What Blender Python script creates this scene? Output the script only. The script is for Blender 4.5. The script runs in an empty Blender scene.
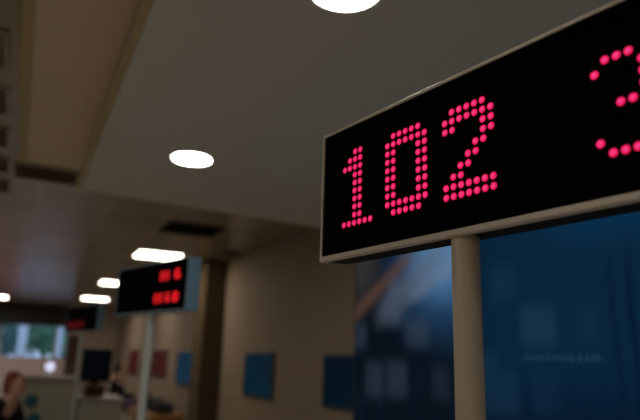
import bpy, bmesh, math, random
from mathutils import Vector, Matrix, Euler, noise
random.seed(7)
C = bpy.context.scene.collection
PI = math.pi
EYE = 1.3                      # camera height above the floor

# ------------------------------------------------------------------ camera
RT = Vector((.99954, -.00756, .02934)).normalized()
UP = Vector((-.0303, -.24938, .96793))
FW = UP.cross(RT).normalized()
UP = RT.cross(FW).normalized()
FPX = 610.0
cam_d = bpy.data.cameras.new('camera')
cam = bpy.data.objects.new('camera', cam_d)
C.objects.link(cam)
M = Matrix((RT, UP, -FW)).transposed().to_4x4()
M.translation = Vector((0, 0, EYE))
cam.matrix_world = M
cam_d.sensor_fit = 'HORIZONTAL'
cam_d.sensor_width = 36
cam_d.lens = 36 * FPX / 640
cam_d.clip_start = .02
cam_d.clip_end = 300
cam_d.dof.use_dof = True
cam_d.dof.focus_distance = 1.06
cam_d.dof.aperture_fstop = 2.4
bpy.context.scene.camera = cam


def ray(x, y):
    return FW + RT * ((x - 320) / FPX) + UP * ((210 - y) / FPX)


AZ = math.radians(25.5)        # the room is turned by this much
E1 = Vector((-math.sin(AZ), math.cos(AZ), 0))   # along the hall
E2 = Vector((math.cos(AZ), math.sin(AZ), 0))    # across the hall, to the right


def room(u, v, z=0):
    p = E1 * u + E2 * v
    return Vector((p.x, p.y, z))


def at_v(x, y, v):             # point on the plane v = const -> (u, z)
    d = ray(x, y)
    p = d * (v / d.dot(E2))
    return p.dot(E1), p.z + EYE


def at_u(x, y, u):             # point on the plane u = const -> (v, z)
    d = ray(x, y)
    p = d * (u / d.dot(E1))
    return p.dot(E2), p.z + EYE


# ------------------------------------------------------------------ materials
def mat(name, col, rough=.6, metal=0, spec=.4, var=0, scale=8, bump=0, bscale=60):
    m = bpy.data.materials.new(name)
    m.use_nodes = True
    nt = m.node_tree
    b = nt.nodes['Principled BSDF']
    b.inputs['Base Color'].default_value = (*col, 1)
    b.inputs['Roughness'].default_value = rough
    b.inputs['Metallic'].default_value = metal
    b.inputs['Specular IOR Level'].default_value = spec
    tc = nt.nodes.new('ShaderNodeTexCoord')
    if var:
        n = nt.nodes.new('ShaderNodeTexNoise')
        n.inputs['Scale'].default_value = scale
        n.inputs['Detail'].default_value = 4
        nt.links.new(tc.outputs['Object'], n.inputs['Vector'])
        mx = nt.nodes.new('ShaderNodeMix')
        mx.data_type = 'RGBA'
        mx.inputs['A'].default_value = (*[c * (1 - var) for c in col], 1)
        mx.inputs['B'].default_value = (*[min(1, c * (1 + var)) for c in col], 1)
        nt.links.new(n.outputs['Fac'], mx.inputs['Factor'])
        nt.links.new(mx.outputs['Result'], b.inputs['Base Color'])
    if bump:
        n = nt.nodes.new('ShaderNodeTexNoise')
        n.inputs['Scale'].default_value = bscale
        nt.links.new(tc.outputs['Object'], n.inputs['Vector'])
        bp = nt.nodes.new('ShaderNodeBump')
        bp.inputs['Strength'].default_value = bump
        bp.inputs['Distance'].default_value = .003
        nt.links.new(n.outputs['Fac'], bp.inputs['Height'])
        nt.links.new(bp.outputs['Normal'], b.inputs['Normal'])
    return m


def emit(name, col, s):
    m = bpy.data.materials.new(name)
    m.use_nodes = True
    nt = m.node_tree
    b = nt.nodes['Principled BSDF']
    b.inputs['Base Color'].default_value = (.02, .02, .02, 1)
    b.inputs['Emission Color'].default_value = (*col, 1)
    b.inputs['Emission Strength'].default_value = s
    return m


def grid_mat(name, tile, joint, size, rough, spec=.4, width=.03, speck=.12):
    m = mat(name, tile, rough, spec=spec)
    nt = m.node_tree
    b = nt.nodes['Principled BSDF']
    tc = nt.nodes.new('ShaderNodeTexCoord')
    br = nt.nodes.new('ShaderNodeTexBrick')
    br.offset = 0
    br.inputs['Scale'].default_value = 1
    br.inputs['Brick Width'].default_value = size
    br.inputs['Row Height'].default_value = size
    br.inputs['Mortar Size'].default_value = width
    br.inputs['Mortar Smooth'].default_value = .1
    br.inputs['Color1'].default_value = (*[c * (1 - speck) for c in tile], 1)
    br.inputs['Color2'].default_value = (*[c * (1 + speck) for c in tile], 1)
    br.inputs['Mortar'].default_value = (*joint, 1)
    nt.links.new(tc.outputs['Object'], br.inputs['Vector'])
    nt.links.new(br.outputs['Color'], b.inputs['Base Color'])
    return m


def wood_mat(name, a, b_):
    m = mat(name, a, .5)
    nt = m.node_tree
    b = nt.nodes['Principled BSDF']
    tc = nt.nodes.new('ShaderNodeTexCoord')
    mp = nt.nodes.new('ShaderNodeMapping')
    mp.inputs['Scale'].default_value = (2, 14, 14)
    n = nt.nodes.new('ShaderNodeTexNoise')
    n.inputs['Scale'].default_value = 3
    n.inputs['Detail'].default_value = 6
    mx = nt.nodes.new('ShaderNodeMix')
    mx.data_type = 'RGBA'
    mx.inputs['A'].default_value = (*a, 1)
    mx.inputs['B'].default_value = (*b_, 1)
    nt.links.new(tc.outputs['Object'], mp.inputs['Vector'])
    nt.links.new(mp.outputs['Vector'], n.inputs['Vector'])
    nt.links.new(n.outputs['Fac'], mx.inputs['Factor'])
    nt.links.new(mx.outputs['Result'], b.inputs['Base Color'])
    return m


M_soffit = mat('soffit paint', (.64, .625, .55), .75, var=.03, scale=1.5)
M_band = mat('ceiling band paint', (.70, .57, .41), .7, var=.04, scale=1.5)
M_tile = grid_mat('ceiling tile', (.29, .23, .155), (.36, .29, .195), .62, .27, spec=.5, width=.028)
M_trim = mat('olive trim', (.50, .39, .21), .6)
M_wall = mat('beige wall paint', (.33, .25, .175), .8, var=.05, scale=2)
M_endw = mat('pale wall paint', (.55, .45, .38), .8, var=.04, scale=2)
M_mauve = mat('mauve wall paint', (.85, .69, .67), .8, var=.05)
M_floor = grid_mat('floor tile', (.46, .42, .36), (.3, .27, .23), .6, .35, width=.006, speck=.05)
M_brown = mat('brown pilaster veneer', (.11, .075, .04), .8, spec=.1, var=.1)
M_dark = mat('dark blind box', (.02, .018, .016), .6)
M_lamp_round = emit('downlight diffuser', (1, .97, .90), 60)
M_lamp_panel = emit('panel diffuser', (1, .90, .78), 12)
M_white = mat('white metal', (.7, .7, .68), .4)
M_vent = mat('dark vent backing', (.06, .05, .035), .8)
M_slat = mat('vent slat', (.11, .085, .055), .6)
M_ventpale = mat('olive grey vent', (.36, .30, .20), .7)
M_frame = mat('pale aluminium frame', (.58, .53, .45), .42, metal=.2, spec=.5, var=.05, scale=30)
M_pole = mat('beige painted pole', (.50, .43, .33), .45, spec=.5, var=.04, scale=20)
M_greypole = mat('grey painted pole', (.52, .56, .52), .45, spec=.5)
M_black = mat('black housing', (.008, .007, .008), .7, spec=.15)
M_face = mat('black display face', (.003, .002, .002), .8, spec=.02)
M_cap = mat('blue grey aluminium cap', (.22, .36, .46), .4, metal=.3)
M_led = emit('pink red led', (1, .006, .105), .80)
M_ledcore = emit('pink led core', (1, .035, .25), .90)
M_red = emit('red led', (1, .012, .02), 1.8)
M_reddim = emit('dim red led', (1, .01, .015), .14)


# ------------------------------------------------------------------ mesh helpers
class MB:
    def __init__(self):
        self.bm = bmesh.new()

    def box(self, x0, x1, y0, y1, z0, z1, mi=0, rot=None, at=None):
        vs = [Vector((x, y, z)) for x in (x0, x1) for y in (y0, y1) for z in (z0, z1)]
        if rot is not None:
            vs = [rot @ v for v in vs]
        if at is not None:
            vs = [v + at for v in vs]
        v = [self.bm.verts.new(q) for q in vs]
        for f in ((0, 1, 3, 2), (4, 6, 7, 5), (0, 4, 5, 1), (2, 3, 7, 6), (0, 2, 6, 4), (1, 5, 7, 3)):
            fc = self.bm.faces.new([v[i] for i in f])
            fc.material_index = mi
        return self

    def tube(self, p, q, r0, r1=None, n=24, mi=0, cap=True, smooth=True):
        r1 = r0 if r1 is None else r1
        p, q = Vector(p), Vector(q)
        d = (q - p).normalized()
        a = d.orthogonal().normalized()
        b = d.cross(a)
        A, B = [], []
        for i in range(n):
            t = 2 * PI * i / n
            o = a * math.cos(t) + b * math.sin(t)
            A.append(self.bm.verts.new(p + o * r0))
            B.append(self.bm.verts.new(q + o * r1))
        for i in range(n):
            j = (i + 1) % n
            f = self.bm.faces.new((A[i], A[j], B[j], B[i]))
            f.smooth = smooth
            f.material_index = mi
        if cap:
            self.bm.faces.new(A[::-1]).material_index = mi
            self.bm.faces.new(B).material_index = mi
        return self

    def lathe(self, prof, n=32, mi=0, at=(0, 0, 0)):
        at = Vector(at)
        rings = []
        for r, z in prof:
            rings.append([self.bm.verts.new(at + Vector((max(r, 1e-4) * math.cos(2 * PI * i / n),
                                                         max(r, 1e-4) * math.sin(2 * PI * i / n), z))) for i in range(n)])
        for a, b in zip(rings, rings[1:]):
            for i in range(n):
                j = (i + 1) % n
                f = self.bm.faces.new((a[i], a[j], b[j], b[i]))
                f.smooth = True
                f.material_index = mi
        self.bm.faces.new(rings[0][::-1]).material_index = mi
        self.bm.faces.new(rings[-1]).material_index = mi
        return self

    def prism(self, poly, y0, y1, mi=0):       # polygon in x,z extruded along y
        a = [self.bm.verts.new((x, y0, z)) for x, z in poly]
        b = [self.bm.verts.new((x, y1, z)) for x, z in poly]
        n = len(poly)
        for i in range(n):
            j = (i + 1) % n
            self.bm.faces.new((a[i], a[j], b[j], b[i])).material_index = mi
        self.bm.faces.new(a[::-1]).material_index = mi
        self.bm.faces.new(b).material_index = mi
        return self

    def blob(self, c, r, sub=2, mi=0, rough=0, seed=0):
        ret = bmesh.ops.create_icosphere(self.bm, subdivisions=sub, radius=1)
        c = Vector(c)
        for v in ret['verts']:
            k = 1 + rough * noise.noise(v.co * 1.7 + Vector((seed, seed * 2, 0)))
            v.co = Vector((v.co.x * r[0] * k, v.co.y * r[1] * k, v.co.z * r[2] * k)) + c
        for f in {f for v in ret['verts'] for f in v.link_faces}:
            f.smooth = True
            f.material_index = mi
        return self

    def build(self, name, mats, parent=None, bevel=0, seg=2, loc=None, rotz=0):
        bmesh.ops.recalc_face_normals(self.bm, faces=self.bm.faces)
        me = bpy.data.meshes.new(name)
        self.bm.to_mesh(me)
        self.bm.free()
        if not isinstance(mats, (list, tuple)):
            mats = [mats]
        for m in mats:
            me.materials.append(m)
        o = bpy.data.objects.new(name, me)
        C.objects.link(o)
        if parent:
            o.parent = parent
        if loc is not None:
            o.location = loc
        o.rotation_euler.z = rotz
        if bevel:
            md = o.modifiers.new('bevel', 'BEVEL')
            md.width = bevel
            md.segments = seg
            md.limit_method = 'ANGLE'
        return o


def thing(name, label, cat, loc, rotz=0, group=None):
    o = bpy.data.objects.new(name, None)
    o.empty_display_size = .1
    C.objects.link(o)
    o.location = loc
    o.rotation_euler.z = rotz
    tag(o, label, cat, group)
    return o


def tag(o, label, cat, group=None):
    o['label'] = label
    o['category'] = cat
    if group:
        o['group'] = group
    return o


def struct(o):
    o['kind'] = 'structure'
    return o


def copy_tree(o, parent=None):
    c = o.copy()
    C.objects.link(c)
    if parent:
        c.parent = parent
    for ch in [k for k in bpy.data.objects if k.parent == o]:
        copy_tree(ch, c)
    return c


def rbox(name, m, v0, v1, u0, u1, z0, z1, bevel=0):   # room aligned structure box (local x = v, y = u)
    return struct(MB().box(v0, v1, u0, u1, z0, z1).build(name, m, rotz=AZ, bevel=bevel))


# ------------------------------------------------------------------ the hall
V_R, V_L, U_END, U_BACK = 2.6, -3.4, 19.0, -3.2
Z_C, Z_S = EYE + 1.45, EYE + 1.2
U_S = 4.68                                            # far edge of the lowered ceiling

rbox('floor', M_floor, V_L - .2, V_R + .2, U_BACK - .2, U_END + .2, -.1, 0)
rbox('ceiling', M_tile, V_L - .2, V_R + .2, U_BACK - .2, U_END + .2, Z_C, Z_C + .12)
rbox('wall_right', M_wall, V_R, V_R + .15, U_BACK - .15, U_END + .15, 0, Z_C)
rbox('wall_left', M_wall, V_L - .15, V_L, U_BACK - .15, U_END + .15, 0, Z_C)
rbox('wall_back', M_wall, V_L, V_R, U_BACK - .15, U_BACK, 0, Z_C)
rbox('baseboard_right', M_brown, V_R - .015, V_R, U_BACK, 8.4, 0, .1)

# lowered plaster ceiling carrying the downlights
b = MB()
poly = [(.262, U_BACK), (V_R, U_BACK), (V_R, 4.80), (.268, 4.62)]
lo = [b.bm.verts.new((x, y, Z_S)) for x, y in poly]
hi = [b.bm.verts.new((x, y, Z_C)) for x, y in poly]
for i in range(4):
    j = (i + 1) % 4
    b.bm.faces.new((lo[i], lo[j], hi[j], hi[i]))
b.bm.faces.new(lo[::-1])
b.bm.faces.new(hi)
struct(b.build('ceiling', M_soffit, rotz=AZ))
# bead along the edge of the lowered ceiling
struct(MB().box(.236, .262, U_BACK, 4.62, Z_S - .001, Z_S + .005).build('trim_1', M_trim, rotz=AZ, bevel=.001))
# smooth plaster band beside the lowered ceiling, with its edging strip
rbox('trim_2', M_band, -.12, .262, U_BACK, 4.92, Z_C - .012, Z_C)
rbox('trim_3', M_trim, -.17, -.12, U_BACK, 4.92, Z_C - .018, Z_C)

# end wall with the wide window
wv1, wz0 = at_u(65, 359, U_END)
wz1 = at_u(40, 325, U_END)[1]
wv0 = wv1 - 2.9
b = MB()
b.box(V_L, wv0, U_END, U_END + .15, 0, Z_C)
b.box(wv1, V_R, U_END, U_END + .15, 0, Z_C)
b.box(wv0, wv1, U_END, U_END + .15, wz1, Z_C)
b.box(wv0, wv1, U_END, U_END + .15, 0, wz0)
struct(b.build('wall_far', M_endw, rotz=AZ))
wf = MB()
for x in (wv0, wv0 + 1.2, wv1 - .30, wv1):
    wf.box(x - .03, x + .03, U_END + .02, U_END + .10, wz0, wz1)
wf.box(wv0, wv1, U_END + .02, U_END + .10, wz0 - .03, wz0 + .03)
wf.box(wv0, wv1, U_END + .02, U_END + .10, wz1 - .03, wz1 + .03)
M_winframe = mat('pale window frame', (.62, .66, .74), .4)
win = struct(wf.build('window_1', M_winframe, rotz=AZ))
gl = bpy.data.materials.new('window glass')
gl.use_nodes = True
nt = gl.node_tree
nt.nodes.clear()
out = nt.nodes.new('ShaderNodeOutputMaterial')
tr = nt.nodes.new('ShaderNodeBsdfTransparent')
tr.inputs['Color'].default_value = (.88, .95, .97, 1)
gs = nt.nodes.new('ShaderNodeBsdfGlossy')
gs.inputs['Roughness'].default_value = .02
fr = nt.nodes.new('ShaderNodeFresnel')
fr.inputs['IOR'].default_value = 1.3
mxs = nt.nodes.new('ShaderNodeMixShader')
nt.links.new(fr.outputs['Fac'], mxs.inputs['Fac'])
nt.links.new(tr.outputs['BSDF'], mxs.inputs[1])
nt.links.new(gs.outputs['BSDF'], mxs.inputs[2])
nt.links.new(mxs.outputs['Shader'], out.inputs['Surface'])
MB().box(wv0 + .03, wv1 - .03, U_END + .055, U_END + .063, wz0 + .03, wz1 - .03).build('window_pane', gl, win)
rbox('trim_4', M_mauve, V_L, wv1 + .1, U_END - .02, U_END, 0, wz0 - .02)
# dark box of the blind above the window
bz1 = at_u(40, 306, U_END - .3)[1]
o = MB().box(wv0 - .1, wv1 + .05, U_END - .32, U_END - .02, wz1 - .02, min(bz1, Z_C - .02)).build('blind_box', M_dark, rotz=AZ, bevel=.02)
tag(o, 'dark blind box running above the far daylit window', 'blind')

# brown door beside the window
dv0, dz = at_u(67, 343, U_END)
dv1 = dv0 + .42
M_door = mat('dark reddish brown door', (.085, .035, .025), .6, var=.15)
dr = struct(MB().box(dv0 + .03, dv1 - .03, U_END - .045, U_END - .004, .005, 1.95).build('door_1', M_door, rotz=AZ, bevel=.004))
b = MB()
b.box(dv0, dv0 + .03, U_END - .05, U_END - .001, 0, 1.98).box(dv1 - .03, dv1, U_END - .05, U_END - .001, 0, 1.98)
b.box(dv0 + .03, dv1 - .03, U_END - .05, U_END - .001, 1.95, 1.98)
b.build('door_frame', M_brown, dr)
MB().tube((dv0 + .08, U_END - .045, 1.02), (dv0 + .08, U_END - .10, 1.02), .012, n=12).tube((dv0 + .07, U_END - .095, 1.02), (dv0 + .18, U_END - .095, 1.02), .010, n=12).build('door_handle', M_white, dr)

# brown pilaster on the right wall
pu = 8.5
rbox('trim_5', M_brown, V_R - .30, V_R, pu, pu + .5, 0, Z_C, bevel=.006)

# ------------------------------------------------------------------ ceiling fittings
def downlight(u, v, label):
    t = thing('downlight', label, 'ceiling light', room(u, v, Z_S), AZ, 'round downlights in the lowered ceiling')
    MB().lathe([(.113, -.0005), (.113, -.004), (.128, -.007), (.131, -.004), (.131, -.0005)], 48).build('trim_ring', M_white, t)
    MB().lathe([(.112, -.0005), (.112, -.005), (.06, -.0065), (.0, -.007)], 48).build('diffuser', M_lamp_round, t)
    return t


downlight(1.56, .812, 'round white downlight cut by the top edge, nearest above the big sign')
downlight(3.50, .80, 'round white downlight seen whole, second along the lowered ceiling')
downlight(-.31, .83, 'round white downlight overhead behind the viewpoint, outside the photo')
downlight(-2.2, .83, 'round white downlight at the back end of the hall, outside the photo')


def panel(u, v, label):
    t = thing('light_panel', label, 'ceiling light', room(u, v, Z_C), AZ, 'square light panels in the tiled ceiling')
    b = MB()
    s = .31
    for (x0, x1, y0, y1) in ((-s, s, -s, -s + .02), (-s, s, s - .02, s), (-s, -s + .02, -s + .02, s - .02), (s - .02, s, -s + .02, s - .02)):
        b.box(x0, x1, y0, y1, -.016, -.0005)
    b.build('frame', M_white, t)
    MB().box(-s + .02, s - .02, -s + .02, s - .02, -.012, -.001).build('diffuser', M_lamp_panel, t)
    return t


panel(8.55, 1.60, 'bright square light panel just above the middle number display')
panel(12.2, 1.56, 'bright square light panel half hidden behind left edge of middle display')
panel(15.7, 1.55, 'bright square light panel just above the farthest number display')
panel(17.0, -.66, 'bright light panel cut by the left edge of the photo')
panel(12.6, -1.9, 'light panel in the left row, outside the photo')
panel(4.8, -1.9, 'added unseen fill light level with the end of the lowered ceiling')  # added out of view to brighten the near sign and lowered ceiling
panel(1.3, -1.7, 'added unseen fill light to the left beside the viewpoint')  # another added fill light, aimed at the sign front and pole
panel(-1.9, -1.7, 'added unseen fill light at the back on the left')  # last of the added fill lights, never in view
panel(8.4, -1.9, 'light panel nearer in the left row, outside the photo')


def vent(u, v, w, l, label, fm=None, bm_=None, group='dark square vents in the tiled ceiling'):
    fm, bm_ = fm or M_slat, bm_ or M_vent
    t = thing('ceiling_vent', label, 'vent', room(u, v, Z_C), AZ, group)
    b = MB()
    a, c = w / 2, l / 2
    for (x0, x1, y0, y1) in ((-a, a, -c, -c + .025), (-a, a, c - .025, c), (-a, -a + .025, -c + .025, c - .025), (a - .025, a, -c + .025, c - .025)):
        b.box(x0, x1, y0, y1, -.012, -.0005)
    b.build('frame', fm, t, bevel=.002)
    MB().box(-a + .025, a - .025, -c + .025, c - .025, -.004, -.0005).build('backing', bm_, t)
    b = MB()
    n = 9
    for i in range(n):
        y = -c + .05 + (l - .1) * i / (n - 1)
        b.box(-a + .025, a - .025, -.011, .011, -.0012, .0012, rot=Euler((math.radians(35), 0, 0)).to_matrix(), at=Vector((0, y, -.011)))
    b.build('slat', bm_, t)
    return t


vent(6.62, 1.58, .64, .62, 'dark rectangular ceiling vent by itself above the middle display')
vent(5.22, .03, .50, .42, 'dark ceiling vent at the end of the pale ceiling band', M_ventpale, mat('dim vent', (.28, .22, .14), .7))
vent(3.10, -.50, .55, .44, 'dark ceiling vent at left edge, nearest of the column', M_tile, M_ventpale)
vent(3.78, -.50, .55, .44, 'dark ceiling vent at left edge, second from the nearest', M_tile, M_ventpale)
vent(4.46, -.50, .55, .44, 'dark ceiling vent at left edge, third from the nearest', M_tile, M_ventpale)
vent(5.14, -.50, .55, .44, 'dark ceiling vent at left edge, fourth from the nearest', M_tile, M_ventpale)
vent(5.82, -.50, .55, .44, 'dark ceiling vent at left edge, farthest of the column', M_tile, M_ventpale)

t = thing('ceiling_speaker', 'small dark round speaker on the ceiling beside the beige wall', 'speaker', room(7.75, 2.40, Z_C), AZ)
MB().lathe([(.13, -.0005), (.13, -.02), (.115, -.028), (.10, -.022), (.0, -.02)], 40).build('grille', M_vent, t)
MB().lathe([(.145, -.0005), (.145, -.008), (.131, -.014), (.131, -.0005)], 40).build('mounting_ring', M_slat, t)

# ------------------------------------------------------------------ number displays
PX, PZ = .0156, .0156 * 1.03      # dot pitch
G1 = ["..##..", ".###..", "####..", "..##..", "..##..", "..##..", "..##..", "..##..", "..##..", "######"]
G0 = [".#####.", "#######", "##...##", "##...##", "##...##", "##...##", "##...##", "##...##", "#######", ".#####."]
G2 = [".#####.", "#######", "##...##", ".....##", "....##.", "...##..", "..##...", ".##....", "#######", "#######"]
G3 = [".###.", "#...#", "....#", "....#", "..##.", "....#", "....#", "#...#", ".###."]


def glyph(name, rows, c0, r0, sx, m, parent, zbase, sz=None, rad=.39, y=-.0015):
    sz = sz or sx
    b = MB()
    for r, row in enumerate(rows):
        for c, ch in enumerate(row):
            if ch != '#':
                continue
            x = (c0 + c * sx - 19.3) * PX
            z = zbase + (13 - (r0 + r * sz)) * PZ
            R = rad * PX * sx
            n = 14
            rings = []
            for rr, yy in ((R, y + .001), (R * .94, y + .0002), (R * .58, y - .0003)):
                rings.append([b.bm.verts.new((x + rr * math.cos(2 * PI * i / n), yy, z + rr * math.sin(2 * PI * i / n))) for i in range(n)])
            for k in range(2):
                for i in range(n):
                    j = (i + 1) % n
                    f = b.bm.faces.new((rings[k][i], rings[k][j], rings[k + 1][j], rings[k + 1][i]))
                    f.smooth = True
            b.bm.faces.new(rings[2]).material_index = 1
    return b.build(name, m, parent)


def display(label, base, yaw, zb, glyphs, pole_r, pole_m, cap_m, frame_m, px=0):
    t = thing('number_display', label, 'number display', base, yaw, 'number displays on posts')
    X0, X1 = (-4.82 - 19.3) * PX, (43.4 - 19.3) * PX
    H = (12.98 + 3.93) * PZ
    T = .068
    Z0, Z1 = zb, zb + H
    fw = .0104
    MB().box(X0 + .003, X1 - .003, .002, T, Z0 + .003, Z1 - .003).build('housing', M_black, t, bevel=.003)
    MB().box(X0 + fw * .9, X1 - fw * .9, -.0005, .0015, Z0 + fw, Z1 - .006).build('display_panel', M_face, t)
    # picture frame of extruded aluminium, one ring
    b = MB()
    def ring(x0, x1, z0, z1, y):
        return [b.bm.verts.new(p) for p in ((x0, y, z0), (x1, y, z0), (x1, y, z1), (x0, y, z1))]
    o_b = ring(X0, X1, Z0, Z1, .012)
    o_f = ring(X0, X1, Z0, Z1, -.003)
    i_f = ring(X0 + .0045, X1 - .0045, Z0 + fw, Z1 - .0065, -.003)
    i_b = ring(X0 + .0045, X1 - .0045, Z0 + fw, Z1 - .0065, .0005)
    for A, B in ((o_b, o_f), (o_f, i_f), (i_f, i_b), (i_b, o_b)):
        for i in range(4):
            j = (i + 1) % 4
            b.bm.faces.new((A[i], A[j], B[j], B[i]))
    b.build('frame', frame_m, t, bevel=.0028, seg=4)
    for x, s in ((X0, -1), (X1, 1)):
        MB().box(min(x, x + s * .004), max(x, x + s * .004), .0, T + .001, Z0, Z1).build('end_cap', cap_m, t, bevel=.0015)
    for g in glyphs:
        glyph('digit', *g[:5], t, zb, *g[5:])
    yc = .004 + pole_r
    MB().tube((px, yc, .02), (px, yc, zb + .002), pole_r, n=40).build('pole', pole_m, t, bevel=.002)
    MB().lathe([(.16, 0), (.16, .008), (.15, .014), (pole_r + .02, .022), (pole_r + .002, .05)], 40, at=(px, yc, 0)).build('base_plate', pole_m, t)
    return t


PB = Vector((.22467, .91768, 0))
YAW = math.radians(-54.127)
LM = [M_led, M_ledcore]
display('big near number display showing 102 and 3 in pink dots', PB, YAW, 1.5054,
        [(G1, 0, 0, 1, LM), (G0, 8, 0, 1, LM), (G2, 17, 0, 1, LM), (G3, 33.83, .88, 1, LM)],
        .0222, M_pole, M_frame, M_frame, -.0225)


def post_at(x, y, dist):          # a real point at that distance along the sight line
    d = ray(x, y)
    p = d * dist
    return Vector((p.x, p.y, 0)), p.z + EYE


S0 = [".###.", "#...#", "#..##", "#.#.#", "##..#", "#...#", ".###."]
S8 = [".###.", "#...#", "#...#", ".###.", "#...#", "#...#", ".###."]
S6 = [".###.", "#....", "#....", "####.", "#...#", "#...#", ".###."]
p2, z2 = post_at(147, 313.5, 3.27)
RM = [M_red, M_red]
display('middle number display with two rows of red digits', p2, math.radians(90 - 46 - 90 - 0), z2,
        [(S8, 26.2, -.2, .52, RM, .44), (S0, 29.3, -.2, .52, RM, .44), (S6, 35.6, -.2, .72, RM, .44),
         (S0, 23.4, 7.0, .52, RM, .44), (S8, 26.5, 7.0, .52, RM, .44), (S6, 30.9, 7.0, .60, RM, .44), (S8, 35.2, 7.0, .72, RM, .44)],
        .020, M_greypole, M_cap, M_cap)
p3, z3 = post_at(80, 332, 6.3)
RD = [M_reddim, M_reddim]
display('farthest number display, small, with dim red digits', p3, math.radians(-46), z3,
        [(S8, -2.0, 6.2, 1.1, RD, .7), (S6, 4.5, 6.2, 1.1, RD, .7), (S8, 11.0, 6.2, 1.1, RD, .7), (S0, 17.5, 6.2, 1.1, RD, .7)],
        .020, M_greypole, M_cap, M_cap)

# ------------------------------------------------------------------ blue mural partition
VM = 2.2
mu_far, _ = at_v(355, 300, VM)
mu_near = -1.2
L = mu_far - mu_near


def mp(x, y):                     # mural coordinates: s from the far end, z height
    u, z = at_v(x, y, VM)
    return mu_far - u, z


mm = mat('glow-added mural film', (.002, .003, .005), .8, spec=.02)
nt = mm.node_tree
bs = nt.nodes['Principled BSDF']
tc = nt.nodes.new('ShaderNodeTexCoord')
sp = nt.nodes.new('ShaderNodeSeparateXYZ')
nt.links.new(tc.outputs['Object'], sp.inputs['Vector'])


def mth(op, a, b=None, c=None):
    n = nt.nodes.new('ShaderNodeMath')
    n.operation = op
    for i, v in enumerate((a, b, c)):
        if v is None:
            continue
        if isinstance(v, (int, float)):
            n.inputs[i].default_value = v
        else:
            nt.links.new(v, n.inputs[i])
    return n.outputs[0]


def smooth(v, a, b):
    n = nt.nodes.new('ShaderNodeMapRange')
    n.interpolation_type = 'SMOOTHSTEP'
    nt.links.new(v, n.inputs['Value'])
    n.inputs['From Min'].default_value = a
    n.inputs['From Max'].default_value = b
    return n.outputs['Result']


SX, SZ = sp.outputs['X'], sp.outputs['Z']


def band(v, c, h, soft):
    d = mth('ABSOLUTE', mth('SUBTRACT', v, c))
    return smooth(d, h + soft, max(h - soft, 0))


def rect(x0, y0, x1, y1, soft=.03):
    (s0, za), (s1, zb_) = mp(x0, y0), mp(x1, y1)
    zt, zb2 = max(za, zb_), min(za, zb_)
    return mth('MULTIPLY', band(SX, (s0 + s1) / 2, abs(s1 - s0) / 2, soft), band(SZ, (zt + zb2) / 2, (zt - zb2) / 2, soft))


def line(x0, y0, x1, y1, h, soft):
    (s0, z0), (s1, z1) = mp(x0, y0), mp(x1, y1)
    dx, dz = s1 - s0, z1 - z0
    l = math.hypot(dx, dz)
    nx, nz = -dz / l, dx / l
    dist = mth('ABSOLUTE', mth('ADD', mth('ADD', mth('MULTIPLY', SX, nx), mth('MULTIPLY', SZ, nz)), -(nx * s0 + nz * z0)))
    along = mth('ADD', mth('ADD', mth('MULTIPLY', SX, dx / l), mth('MULTIPLY', SZ, dz / l)), -(dx * s0 + dz * z0) / l)
    return mth('MULTIPLY', smooth(dist, h + soft, max(h - soft, 0)), band(along, l / 2, l / 2, .15))


def spot(x, y, rx, rz):
    s, z = mp(x, y)
    a = mth('DIVIDE', mth('SUBTRACT', SX, s), rx)
    c = mth('DIVIDE', mth('SUBTRACT', SZ, z), rz)
    return smooth(mth('SQRT', mth('ADD', mth('MULTIPLY', a, a), mth('MULTIPLY', c, c))), 1, .1)


def rgb(c):
    n = nt.nodes.new('ShaderNodeRGB')
    n.outputs[0].default_value = (*c, 1)
    return n.outputs[0]


col = rgb((.0024, .006, .013))


def over(mask, c, k=1.0):
    global col
    n = nt.nodes.new('ShaderNodeMix')
    n.data_type = 'RGBA'
    nt.links.new(mth('MULTIPLY', mask, k), n.inputs['Factor'])
    nt.links.new(col, n.inputs['A'])
    n.inputs['B'].default_value = (*c, 1)
    col = n.outputs['Result']


nz_ = nt.nodes.new('ShaderNodeTexNoise')
nz_.inputs['Scale'].default_value = 3.2
nz_.inputs['Detail'].default_value = 5
nt.links.new(tc.outputs['Object'], nz_.inputs['Vector'])
over(smooth(nz_.outputs['Fac'], .45, .75), (.006, .016, .032), .6)
s_pole, _ = mp(470, 300)
z_a = mp(560, 230)[1]
z_b = mp(560, 400)[1]
RIGHT = smooth(SX, s_pole - .06, s_pole + .10)
over(spot(360, 262, .45, .50), (.050, .043, .042), .8)                          # brownish haze at the far top corner
over(spot(452, 262, .95, .62), (.024, .085, .20), .95)                          # blue glow at the top, reflected light put into the colour
over(spot(448, 250, .60, .40), (.12, .28, .52), .95)  # bright core of the painted reflection
over(line(346, 324, 412, 254, .01, .09), (.135, .068, .044), .65)               # orange streak
over(line(380, 316, 445, 246, .02, .12), (.13, .155, .20), .6)
over(line(408, 300, 475, 246, .01, .08), (.19, .23, .29), .45)
over(spot(395, 300, .14, .22), (.085, .115, .165), .8)
for (a, b_, c, d, k) in ((384, 296, 405, 323, .75), (406, 320, 428, 346, .65), (352, 324, 366, 348, .6), (366, 362, 383, 398, .5),
                         (387, 361, 407, 398, .55), (432, 366, 450, 400, .3)):
    over(rect(a, b_, c, d, .06), (.050, .074, .115), k * .68)
over(RIGHT, (.0028, .022, .054), 1.0)                                           # the teal blue right half
over(mth('MULTIPLY', RIGHT, mth('MULTIPLY', smooth(SX, s_pole + .3, s_pole + .9), smooth(SZ, z_a - .25, z_a + .30))), (.0035, .054, .140), .9)
over(mth('MULTIPLY', RIGHT, smooth(SZ, z_b + .2, z_b - .15)), (.0016, .009, .027), .8)
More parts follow.
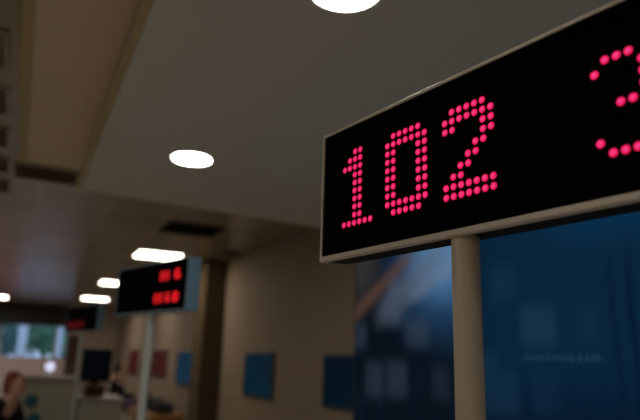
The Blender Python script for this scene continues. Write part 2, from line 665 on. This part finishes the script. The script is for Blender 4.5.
over(mth('MULTIPLY', RIGHT, smooth(SX, s_pole + .35, s_pole - .05)), (.003, .018, .036), .6)
for (a, b_, c, d, k) in ((490, 268, 516, 300, .35), (520, 307, 557, 346, .7), (575, 304, 600, 344, .25), (484, 372, 520, 416, .4), (530, 372, 560, 418, .2), (482, 352, 497, 372, .4)):
    over(rect(a, b_, c, d, .05), (.012, .046, .092), k)
# a line of pale illegible lettering: short dashes
wv = nt.nodes.new('ShaderNodeTexWave')
wv.inputs['Scale'].default_value = 9
wv.inputs['Distortion'].default_value = 6
nt.links.new(tc.outputs['Object'], wv.inputs['Vector'])
over(mth('MULTIPLY', rect(522, 357, 602, 359, .02), smooth(wv.outputs['Fac'], .1, .6)), (.02, .08, .16), .6)
# thin upright stripes at the near end
sx6 = mp(612, 330)[0]
wv2 = nt.nodes.new('ShaderNodeTexWave')
wv2.inputs['Scale'].default_value = 3.5
wv2.inputs['Distortion'].default_value = 1.5
nt.links.new(tc.outputs['Object'], wv2.inputs['Vector'])
over(mth('MULTIPLY', mth('MULTIPLY', smooth(SX, sx6 - .1, sx6 + .1), smooth(SZ, z_a, z_a - .3)), smooth(wv2.outputs['Fac'], .4, .9)), (.0012, .009, .030), .6)
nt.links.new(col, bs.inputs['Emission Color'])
bs.inputs['Emission Strength'].default_value = .72  # added glow: the print shines by itself to outdo the room light

t = thing('mural_partition', 'tall dark blue picture wall with added glow behind the big near display', 'partition', room(mu_far, VM, 0), AZ - PI / 2)
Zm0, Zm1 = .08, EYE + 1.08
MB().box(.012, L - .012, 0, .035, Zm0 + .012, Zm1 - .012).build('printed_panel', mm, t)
b = MB()
b.box(0, .012, -.004, .04, Zm0, Zm1).box(L - .012, L, -.004, .04, Zm0, Zm1)
b.box(.012, L - .012, -.004, .04, Zm0, Zm0 + .012).box(.012, L - .012, -.004, .04, Zm1 - .012, Zm1)
b.build('frame', mat('navy frame', (.015, .025, .035), .5), t)
for x in (.15, L / 2, L - .15):
    MB().box(x - .03, x + .03, -.16, .2, 0, Zm0).build('foot', M_black, t, bevel=.004)

# ------------------------------------------------------------------ pictures on the right wall
def picture(u0, u1, z0, z1, m, label, group, fm):
    # local x runs along the wall towards the viewer, local y into the wall
    t = thing('framed_picture', label, 'picture', room(u1, V_R, z0), AZ - PI / 2, group)
    w, h = u1 - u0, z1 - z0
    b = MB()
    f = .025
    b.box(0, f, -.03, -.001, 0, h).box(w - f, w, -.03, -.001, 0, h)
    b.box(f, w - f, -.03, -.001, 0, f).box(f, w - f, -.03, -.001, h - f, h)
    b.build('frame', fm, t, bevel=.003)
    MB().box(f, w - f, -.018, -.001, f, h - f).build('print', m, t)


def print_mat(name, a, b_, sc):
    m = mat(name, a, .75, spec=.06)
    nt = m.node_tree
    bb = nt.nodes['Principled BSDF']
    tcn = nt.nodes.new('ShaderNodeTexCoord')
    n = nt.nodes.new('ShaderNodeTexNoise')
    n.inputs['Scale'].default_value = sc
    n.inputs['Detail'].default_value = 3
    r = nt.nodes.new('ShaderNodeValToRGB')
    r.color_ramp.elements[0].position = .35
    r.color_ramp.elements[1].position = .7
    r.color_ramp.elements[0].color = (*a, 1)
    r.color_ramp.elements[1].color = (*b_, 1)
    nt.links.new(tcn.outputs['Object'], n.inputs['Vector'])
    nt.links.new(n.outputs['Fac'], r.inputs['Fac'])
    nt.links.new(r.outputs['Color'], bb.inputs['Base Color'])
    return m


M_pb1 = print_mat('deep blue print', (.005, .07, .19), (.008, .12, .27), 4)
M_pb2 = print_mat('bright blue print', (.01, .12, .32), (.03, .2, .45), 4)
M_pb3 = print_mat('dark navy print', (.004, .038, .10), (.005, .05, .12), 4)
M_pr = print_mat('brick red print', (.12, .02, .012), (.15, .028, .018), 4)
M_fr_navy = mat('navy picture frame', (.012, .05, .10), .5)
M_fr_red = mat('dark red picture frame', (.14, .03, .02), .5)
gp = 'pictures on the right wall'
u_b, za = at_v(247, 353, V_R); u_a, zb_ = at_v(273, 400, V_R)
picture(u_a, u_b, zb_, za, M_pb1, 'blue picture hanging alone on the beige wall right of the pilaster', gp, M_fr_navy)
u_b, za = at_v(326, 355, V_R); u_a, zb_ = at_v(350, 411, V_R)
picture(u_a - .45, u_b, zb_, za, M_pb3, 'dark navy picture on the wall beside the edge of the mural', gp, M_fr_navy)
u_b, za = at_v(179.5, 352, V_R); u_a, zb_ = at_v(196, 387, V_R)
picture(u_a, u_b, zb_, za, M_pb2, 'bright blue picture just left of the brown pilaster', gp, M_fr_navy)
u_b, za = at_v(154, 350, V_R); u_a, zb_ = at_v(166, 378, V_R)
picture(u_a, u_b, zb_, za, M_pr, 'brick red picture between middle display post and bright blue picture', gp, M_fr_red)
v_a, za = at_u(130, 350, 17.0); v_b, zb_ = at_u(137, 376, 17.0)
u_b, za = at_v(131, 350, V_R); u_a, zb_ = at_v(137, 376, V_R)
picture(min(u_a, 17.3), min(u_b, 18.8), zb_, za, M_pr, 'brick red picture farthest down the wall, left of middle post', gp, M_fr_red)

# black dispenser on the wall
u_d, z_d = at_v(147.5, 370, V_R)
t = thing('wall_dispenser', 'small black dispenser on the wall beside the red picture', 'dispenser', room(u_d, V_R, z_d - .14), AZ - PI / 2)
MB().box(-.2, .2, -.12, -.001, 0, .34).build('body', M_black, t, bevel=.02)
MB().box(-.1, .1, -.13, -.118, .02, .08).build('outlet', M_slat, t)

# ------------------------------------------------------------------ counters
M_cream = mat('cream laminate', (.40, .385, .29), .5, var=.04)
M_cream2 = mat('cream counter top', (.38, .35, .29), .5)
M_teal = mat('teal plastic', (.01, .13, .17), .45)
M_wood = wood_mat('orange brown wood', (.36, .17, .06), (.26, .11, .035))
M_woodb = wood_mat('bench wood', (.38, .20, .065), (.28, .14, .04))
UC = 7.05
va, zt = at_u(16, 376, UC)
vb, _ = at_u(80, 376, UC)
vc, zl = at_u(122, 398, UC)
t = thing('service_counter', 'cream service counter with round teal plates at lower left', 'counter', room(UC, va, 0), AZ)
W = vb - va
MB().box(0, W, .02, .6, .08, zt - .04).build('body', M_cream, t, bevel=.004)
MB().box(.03, W - .03, .05, .57, 0, .08).build('plinth', M_black, t)
MB().box(-.02, W, -.03, .63, zt - .04, zt).build('counter_top', M_cream2, t, bevel=.006)
for k in range(3):
    x = W * (k + .5) / 3
    MB().box(x - W / 6 + .012, x + W / 6 - .012, .008, .0195, .12, zt - .08).build('front_panel', M_cream, t, bevel=.003)
for (px, py) in ((31, 401), (33.5, 420)):
    v_, z_ = at_u(px, py, UC)
    b = MB()
    b.tube((v_ - va, .0075, z_), (v_ - va, -.006, z_), .062, n=32)
    b.tube((v_ - va, -.006, z_), (v_ - va, -.010, z_), .062, .052, n=32)
    o = b.build('teal_plate', M_teal, t)
    o['label'] = 'round teal plate'

t = thing('low_desk', 'low cream desk joined to the right of the tall counter', 'desk', room(UC + .02, vb + .012, 0), AZ)
W = vc - vb
MB().box(0, W, .02, .68, .08, zl - .035).build('body', M_cream, t, bevel=.004)
MB().box(.03, W - .03, .05, .65, 0, .08).build('plinth', M_black, t)
MB().box(0, W + .02, -.02, .7, zl - .035, zl).build('desk_top', M_cream2, t, bevel=.006)
# monitor on a wooden riser
vm, zmb = at_u(95, 382, UC + .3)
vr0, _ = at_u(84, 390, UC + .3)
vr1, _ = at_u(103, 390, UC + .3)
riser_h = max(.06, zmb - zl - .03)
t = thing('monitor_riser', 'orange brown wooden riser under the dark monitor', 'monitor stand', room(UC + .32, (vr0 + vr1) / 2, zl), AZ)
rw = (vr1 - vr0) / 2
MB().box(-rw, rw, -.13, .13, riser_h - .02, riser_h).build('top', M_wood, t, bevel=.003)
for s in (-1, 1):
    MB().box(s * rw - (.018 if s > 0 else 0), s * rw + (0 if s > 0 else .018), -.12, .12, 0, riser_h - .02).build('leg', M_wood, t, bevel=.002)
MB().box(-rw + .018, rw - .018, .10, .118, 0, riser_h - .02).build('back_board', M_wood, t)
t = thing('monitor', 'dark computer monitor on the wooden riser', 'monitor', room(UC + .32, vm, zl + riser_h), AZ + .12)
ww = (at_u(110, 365, UC + .3)[0] - at_u(80, 365, UC + .3)[0]) / 2
zs1 = at_u(95, 349, UC + .3)[1] - zl - riser_h
MB().box(-ww, ww, -.02, .03, .03, zs1).build('case', M_black, t, bevel=.008)
MB().box(-ww + .018, ww - .018, -.023, -.0195, .05, zs1 - .018).build('screen', mat('dark navy screen', (.008, .014, .028), .2), t)
MB().box(-.04, .04, .031, .06, .012, .2).build('stand', M_black, t, bevel=.003)
MB().lathe([(.11, 0), (.11, .008), (.05, .0125), (.0, .013)], 32, at=(0, .03, 0)).build('foot', M_black, t)

# glowing globe lamp on the tall counter
vg, zg = at_u(50, 367, UC + .3)
t = thing('globe_lamp', 'small bright white globe lamp on the tall cream counter', 'lamp', room(UC + .3, vg, zt), AZ)
MB().lathe([(.05, 0), (.05, .01), (.02, .018), (.018, .03)], 32).build('base', M_white, t)
MB().blob((0, 0, zg - zt + .004), (.05, .05, .05), 3).build('globe', emit('globe glass', (.72, .74, 1), 1.0), t)

# ------------------------------------------------------------------ bench with bags along the right wall
ub1, zb1 = at_v(146, 409, 2.05)
bz = .56
ub0 = 8.9 + .5
t = thing('waiting_bench', 'orange brown wooden bench against the wall under the red and blue pictures', 'bench', room(9.35, 2.12, 0), AZ)
BL = 1.9
MB().box(-.25, .25, 0, BL, bz - .05, bz).build('seat', M_woodb, t, bevel=.008)
MB().box(-.235, -.205, .1, BL - .1, .12, bz - .05).build('front_board', M_woodb, t, bevel=.004)
for y in (.05, BL / 2 - .04, BL - .13):
    MB().box(-.22, .22, y, y + .08, 0, bz - .05).build('leg', M_woodb, t, bevel=.004)
M_bag = mat('black bag fabric', (.012, .011, .012), .8, bump=.3)


def bag(u, v, w, l, h, label):
    t = thing('bag', label, 'bag', room(u, v, bz), AZ, 'black bags on the bench')
    b = MB()
    b.prism([(-l / 2, 0), (l / 2, 0), (l / 2 * .96, h * .7), (l / 2 * .7, h), (-l / 2 * .7, h), (-l / 2 * .96, h * .7)], -w / 2, w / 2)
    o = b.build('body', M_bag, t, bevel=.03, seg=3)
    o.rotation_euler.z = PI / 2
    hb = MB()
    pts = [Vector((0, -.12 + .24 * i / 10, h - .012 + .09 * math.sin(PI * i / 10))) for i in range(11)]
    for p, q in zip(pts, pts[1:]):
        hb.tube(p, q, .009, n=8)
    hb.build('handle', M_bag, t)
    MB().box(-w / 2 - .012, -w / 2 + .01, -l * .28, l * .28, h * .15, h * .55).build('pocket', M_bag, t, bevel=.006)


bag(9.8, 2.1,   .26, .62, .16, 'black bag on near end of the wooden bench')
bag(10.75, 2.1, .26, .60, .17, 'black bag on the bench, second one from the pilaster')

# ------------------------------------------------------------------ people
M_skin = mat('skin', (.52, .30, .21), .55)
M_coat = mat('black coat cloth', (.010, .009, .010), .9, bump=.3)
M_jack = mat('dark jacket cloth', (.014, .012, .012), .9, bump=.3)
M_lilac = mat('lilac cloth', (.20, .14, .28), .9, bump=.2)
M_hair_red = mat('reddish brown hair', (.20, .05, .028), .6, bump=.6, bscale=120)
M_hair_dk = mat('dark hair', (.018, .012, .009), .6, bump=.6, bscale=120)
M_shoe = mat('black shoe leather', (.012, .011, .010), .4)
M_eye = mat('eye', (.03, .02, .015), .2)


def skin(joints, edges, sub=2):
    """grow one smooth surface round a skeleton: joints name -> (pos, radius or (rx, ry))"""
    names = list(joints)
    me = bpy.data.meshes.new('skeleton')
    me.from_pydata([joints[n][0] for n in names], [(names.index(a), names.index(b)) for a, b in edges], [])
    ob = bpy.data.objects.new('skeleton', me)
    C.objects.link(ob)
    md = ob.modifiers.new('skin', 'SKIN')
    md.use_smooth_shade = True
    for i, n in enumerate(names):
        r = joints[n][1]
        d = me.skin_vertices[0].data[i]
        d.radius = (r, r) if not isinstance(r, tuple) else r
        d.use_root = (i == 0)
    s = ob.modifiers.new('sub', 'SUBSURF')
    s.levels = s.render_levels = sub
    dg = bpy.context.evaluated_depsgraph_get()
    res = bpy.data.meshes.new_from_object(ob.evaluated_get(dg))
    bpy.data.objects.remove(ob)
    return res


def join(name, meshes, m, parent):
    bm = bmesh.new()
    for me in meshes:
        bm.from_mesh(me)
    for f in bm.faces:
        f.smooth = True
        f.material_index = 0
    me = bpy.data.meshes.new(name)
    bm.to_mesh(me)
    bm.free()
    me.materials.append(m)
    o = bpy.data.objects.new(name, me)
    C.objects.link(o)
    o.parent = parent
    return o


def V(*a):
    return Vector(a)


def hand(wrist, direction, side, down):
    """palm with five fingers; direction = along the hand, side = towards the thumb, down = palm normal"""
    d, s, n = direction.normalized(), side.normalized(), down.normalized()
    ms = [skin({'w': (wrist, (.024, .018)), 'p': (wrist + d * .05, (.038, .016)), 'k': (wrist + d * .09, (.036, .013))}, [('w', 'p'), ('p', 'k')], 1)]
    for off, ln in ((.028, .070), (.010, .080), (-.009, .074), (-.027, .058)):
        b0 = wrist + d * .075 + s * off
        j1 = b0 + d * (ln * .45) + n * .008
        j2 = j1 + d * (ln * .30) + n * .018
        j3 = j2 + d * (ln * .18) + n * .020
        ms.append(skin({'a': (b0, .0095), 'b': (j1, .009), 'c': (j2, .0085), 'd': (j3, .007)}, [('a', 'b'), ('b', 'c'), ('c', 'd')], 1))
    t0 = wrist + d * .03 + s * .024
    t1 = t0 + d * .03 + s * .026 + n * .008
    t2 = t1 + d * .030 + s * .006 + n * .012
    ms.append(skin({'a': (t0, .012), 'b': (t1, .0105), 'c': (t2, .008)}, [('a', 'b'), ('b', 'c')], 1))
    return ms


def seated_person(label, loc, rotz, lean, coat, trousers, hair, hair_len, seat_z, head_turn=0.0, legs_dark=None):
    """faces local +x, sits with hips at the origin"""
    t = thing('person', label, 'person', loc, rotz)
    hz = seat_z + .095
    ch = V(math.sin(lean) * .42, 0, hz + math.cos(lean) * .42)      # chest top
    wa = V(math.sin(lean) * .18, 0, hz + math.cos(lean) * .18)
    mc = V(math.sin(lean) * .32, 0, hz + math.cos(lean) * .32)
    nk = ch + V(math.sin(lean) * .09 + .01, 0, math.cos(lean) * .09)
    hd = nk + V(.035, 0, .10)
    J = {'pelvis': (V(0, 0, hz), (.15, .105)), 'waist': (wa, (.135, .095)), 'mid': (mc, (.150, .10)), 'chest': (ch, (.10, .075)),
         'neck': (nk, .052), 'jaw': (hd + V(.012, 0, -.035), (.066, .070)), 'head': (hd + V(-.005, 0, .045), (.076, .092)), 'crown': (hd + V(-.012, 0, .105), (.05, .06))}
    E = [('pelvis', 'waist'), ('waist', 'mid'), ('mid', 'chest'), ('chest', 'neck'), ('neck', 'jaw'), ('jaw', 'head'), ('head', 'crown')]
    arms, legs, hands = {}, {}, []
    for s, k in ((1, 'l'), (-1, 'r')):
        sh = ch + V(-.005, s * .165, -.015)
        el = sh + V(.10, s * .05, -.27)
        wr = V(.40, s * .10, hz + .125)
        arms[k] = (sh, el, wr)
        J['sh' + k] = (sh, .056); J['el' + k] = (el, .042); J['wr' + k] = (wr, .026)
        E += [('chest', 'sh' + k), ('sh' + k, 'el' + k), ('el' + k, 'wr' + k)]
        hands += hand(wr, V(.9, -.15 * s, -.25), V(.1, -s, .2), V(-.2, 0, -1))
        hip = V(.02, s * .10, hz - .01)
        kn = V(.44, s * .12, hz - .005)
        an = V(.42, s * .12, .095)
        to = V(.56, s * .135, .045)
        legs[k] = (hip, kn, an, to)
        J['hip' + k] = (hip, .088); J['kn' + k] = (kn, .062); J['an' + k] = (an, .042); J['to' + k] = (to, .034)
        E += [('pelvis', 'hip' + k), ('hip' + k, 'kn' + k), ('kn' + k, 'an' + k), ('an' + k, 'to' + k)]
    ms = [skin(J, E)]
    rz = Matrix.Rotation(head_turn, 3, 'Z')
    def H(x, y, z):
        return hd + rz @ V(x, y, z)
    ms.append(skin({'a': (H(.080, 0, .035), .010), 'b': (H(.100, 0, .005), .015), 'c': (H(.082, 0, -.008), .012)}, [('a', 'b'), ('b', 'c')], 1))
    for s in (1, -1):
        ms.append(skin({'a': (H(-.005, s * .080, .03), (.012, .006)), 'b': (H(-.012, s * .088, .0), (.016, .007)), 'c': (H(-.003, s * .080, -.025), (.009, .006))}, [('a', 'b'), ('b', 'c')], 1))
    join('body', ms + hands, M_skin, t)
    for s in (1, -1):
        MB().blob(H(.080, s * .030, .035), (.011, .014, .009), 2).build('eye', M_eye, t)
    MB().blob(H(.083, 0, -.035), (.010, .026, .006), 2).build('mouth', mat('lips', (.36, .13, .11), .5), t)
    # jacket: torso and sleeves
    JJ = {'pelvis': (V(-.005, 0, hz + .01), (.170, .125)), 'waist': (wa, (.155, .115)), 'mid': (mc, (.170, .122)), 'chest': (ch, (.122, .095)), 'collar': (ch + (nk - ch) * .62, .066)}
    EE = [('pelvis', 'waist'), ('waist', 'mid'), ('mid', 'chest'), ('chest', 'collar')]
    for k in 'lr':
        sh, el, wr = arms[k]
        JJ['sh' + k] = (sh, .074); JJ['el' + k] = (el, .058); JJ['wr' + k] = (el + (wr - el) * .93, .042)
        EE += [('chest', 'sh' + k), ('sh' + k, 'el' + k), ('el' + k, 'wr' + k)]
    join('jacket', [skin(JJ, EE)], coat, t)
    TJ = {'pelvis': (V(0, 0, hz - .005), (.155, .112))}
    TE = []
    for k in 'lr':
        hip, kn, an, to = legs[k]
        TJ['h' + k] = (hip, .102); TJ['k' + k] = (kn, .078); TJ['a' + k] = (an + V(0, 0, .02), .060)
        TE += [('pelvis', 'h' + k), ('h' + k, 'k' + k), ('k' + k, 'a' + k)]
    if legs_dark is None:
        join('trousers', [skin(TJ, TE)], trousers, t)
    else:                                    # a lilac coat skirt over the lap, dark stockings below
        lap = {n: TJ[n] for n in TJ if n[0] in 'phk'}
        join('skirt', [skin(lap, [e for e in TE if e[1][0] in 'hk'])], trousers, t)
        for k in 'lr':
            hip, kn, an, to = legs[k]
            join('stocking', [skin({'k': (kn + V(0, 0, -.07), .062), 'a': (an + V(0, 0, .01), .050)}, [('k', 'a')])], legs_dark, t)
    for k in 'lr':
        hip, kn, an, to = legs[k]
        join('shoe', [skin({'a': (an + V(-.02, 0, -.035), (.050, .056)), 'm': (an + V(.07, 0, -.048), (.05, .044)), 't': (to + V(.015, 0, 0), (.045, .040))}, [('a', 'm'), ('m', 't')])], M_shoe, t)
    hj = {'c': (hd + V(-.020, 0, .120), (.055, .060)), 't': (hd + V(-.030, 0, .085), (.092, .090)), 'b': (hd + V(-.052, 0, .02), (.092, .070)),
          'n': (hd + V(-.065, 0, -.05), (.075, .05))}
    he = [('c', 't'), ('t', 'b'), ('b', 'n')]
    if hair_len:
        hj['e'] = (hd + V(-.075, 0, -.05 - hair_len), (.085, .045))
        he.append(('n', 'e'))
    join('hair', [skin(hj, he)], hair, t)
    return t


def chair(loc, rotz, label, m):
    t = thing('chair', label, 'chair', loc, rotz, 'waiting chairs')
    MB().box(-.22, .24, -.23, .23, .41, .45).build('seat', m, t, bevel=.015, seg=3)
    MB().box(-.26, -.225, -.22, .22, .50, .86).build('backrest', m, t, bevel=.012, seg=3)
    for x in (-.21, .21):
        for y in (-.2, .2):
            MB().tube((x, y, 0), (x, y, .412), .014, n=12).build('leg', M_black, t)
    for y in (-.17, .17):
        MB().tube((-.225, y, .40), (-.24, y, .82), .011, n=12).build('back_post', M_black, t)
    return t


# waiting person in profile, far down the hall
d = ray(114, 396)
pp = d * (11.6 / d.dot(FW))
pw = Vector((pp.x, pp.y, 0))
rz_face = math.atan2(RT.y, RT.x) + .55         # looking to the right of the hall
chair(pw, rz_face, 'dark chair under the seated person in lilac', M_jack)
seated_person('seated person in dark jacket and lilac trousers facing right, far down the hall', pw, rz_face, .02, M_jack, M_lilac, M_hair_dk, .05, .45, 0, M_coat)
# person at the counter, bottom left corner
d = ray(-22, 404)
pp = d * (5.45 / d.dot(FW))
pq = Vector((pp.x, pp.y, 0))
chair(pq, -.1, 'dark chair at lower left in front of the cream counter', M_jack)
seated_person('person in black coat with reddish brown hair at the lower left corner', pq, -.1, .62, M_coat, M_coat, M_hair_red, .03, .45)
# bag on the floor in front of the low desk
# ------------------------------------------------------------------ outside the window
M_ground = mat('grey mauve paving', (.30, .27, .28), .9, var=.1)
rbox('ground', M_ground, -14, 10, U_END + .3, 62, -.12, -.02)
M_leaf = mat('tree leaves', (.09, .21, .12), .7, var=.4, scale=3)
M_leaf2 = mat('blue green tree leaves', (.07, .16, .14), .7, var=.4, scale=3)
M_bark = mat('bark', (.07, .05, .035), .9)


def tree(u, v, h, r, m, label):
    t = thing('tree', label, 'tree', room(u, v, -.02), random.random() * 6, 'trees outside the far window')
    MB().tube((0, 0, 0), (0, 0, h * .6), .14, .07, n=12).build('trunk', M_bark, t)
    b = MB()
    for i in range(6):
        a = i * 2.4
        b.blob((math.cos(a) * r * .45, math.sin(a) * r * .45, h * (.45 + .09 * i)), (r * .62, r * .62, r * .5), 3, rough=.5, seed=i + u)
    for i in range(1600):
        p = Vector((random.gauss(0, 1), random.gauss(0, 1), random.gauss(0, 1))).normalized()
        c = Vector((p.x * r, p.y * r, h * .62 + p.z * h * .42)) * 1.0
        c.x *= random.uniform(.85, 1.08); c.y *= random.uniform(.85, 1.08)
        q = Vector((random.uniform(-1, 1), random.uniform(-1, 1), random.uniform(-1, 1))).normalized() * .11
        w = q.orthogonal().normalized() * .06
        vs = [b.bm.verts.new(x) for x in (c - q, c + w, c + q, c - w)]
        b.bm.faces.new(vs)
    b.build('crown', m, t)


for (px, dist, h, r, m, lb) in ((-8, 36, 4.4, 1.1, M_leaf2, 'dark bluish tree at left end of the far window'),
                                (42, 40, 4.9, 1.5, M_leaf, 'green tree in the middle of the far window'),
                                (66, 45, 5.0, 1.2, M_leaf2, 'bluish green tree toward right end of the far window'),
                                (16, 54, 5.8, 2.2, M_leaf2, 'tree farther off between the left and middle trees')):
    d = ray(px, 345)
    p = d * (dist / d.dot(E1))
    tree(p.dot(E1), p.dot(E2), h, r, m, lb)


def car(loc, rotz, paint, label):
    t = thing('car', label, 'car', loc, rotz, 'cars parked outside the far window')
    b = MB()
    b.prism([(-2.05, .3), (2.05, .3), (2.1, .55), (2.0, .78), (1.05, .92), (-1.75, .95), (-2.08, .85)], -.82, .82)
    b.build('body', paint, t, bevel=.08, seg=3)
    b = MB()
    b.prism([(1.05, .90), (.45, 1.36), (.1, 1.44), (-1.0, 1.44), (-1.5, 1.3), (-1.85, .92)], -.70, .70)
    b.build('cabin', paint, t, bevel=.09, seg=3)
    gm = mat('car glass', (.02, .03, .04), .1)
    for s in (-1, 1):
        b = MB()
        b.prism([(.82, .97), (.40, 1.29), (-.25, 1.34), (-.25, .97)], s * .705 - .006, s * .705 + .006)
        b.prism([(-.35, .97), (-.35, 1.34), (-.95, 1.34), (-1.5, 1.0)], s * .705 - .006, s * .705 + .006)
        b.build('side_window', gm, t)
    for x in (-1.3, 1.3):
        for s in (-1, 1):
            w = MB().tube((x, s * .72, .31), (x, s * .86, .31), .31, n=28).build('wheel', M_black, t, bevel=.02)
            MB().tube((x, s * .855, .31), (x, s * .872, .31), .18, n=20).build('hub', M_white, w)
    for s in (-1, 1):
        MB().box(-2.11, -2.04, s * .62 - .14, s * .62 + .14, .68, .86).build('tail_light', emit('red tail light', (1, .03, .03), .9), t, bevel=.02)
        MB().box(2.0, 2.09, s * .60 - .16, s * .60 + .16, .56, .72).build('headlight', M_white, t, bevel=.02)
    return t


def ground_at(px, dist):
    d = ray(px, 357)
    p = d * (dist / d.dot(E1))
    return Vector((p.x, p.y, -.02))


car(ground_at(24, 31), AZ + PI / 2, mat('pale silver car paint', (.72, .76, .85), .35), 'pale silver car outside behind the far window')
car(ground_at(-19, 25), AZ + PI / 2, mat('red car paint', (.35, .02, .03), .35), 'red car outside at extreme left of far window')
M_conc = mat('pale bluish column paint', (.56, .60, .68), .7)
for (px, dist, w, lb) in ((19.5, 22, .13, 'pale column outside, left in the far window'),
                          (57, 22, .07, 'thin pale column outside, near the right end of the far window')):
    g = ground_at(px, dist)
    t = thing('outdoor_column', lb, 'column', g, AZ, 'pale columns outside the far window')
    MB().box(-w, w, -w, w, .12, 3.4).build('shaft', M_conc, t, bevel=.015)
    MB().box(-w - .05, w + .05, -w - .05, w + .05, 0, .12).build('plinth', M_conc, t, bevel=.01)

# ------------------------------------------------------------------ daylight
wd = bpy.data.worlds.new('sky')
bpy.context.scene.world = wd
wd.use_nodes = True
bg = wd.node_tree.nodes['Background']
bg.inputs['Color'].default_value = (.55, .66, .92, 1)
bg.inputs['Strength'].default_value = 1.7

sc = bpy.context.scene
sc.view_settings.view_transform = 'Standard'
sc.view_settings.look = 'None'
sc.view_settings.exposure = 0
sc.view_settings.gamma = 1
sc.view_settings.use_curve_mapping = False
sc.cycles.max_bounces = 10
sc.cycles.diffuse_bounces = 6
sc.cycles.use_denoising = True
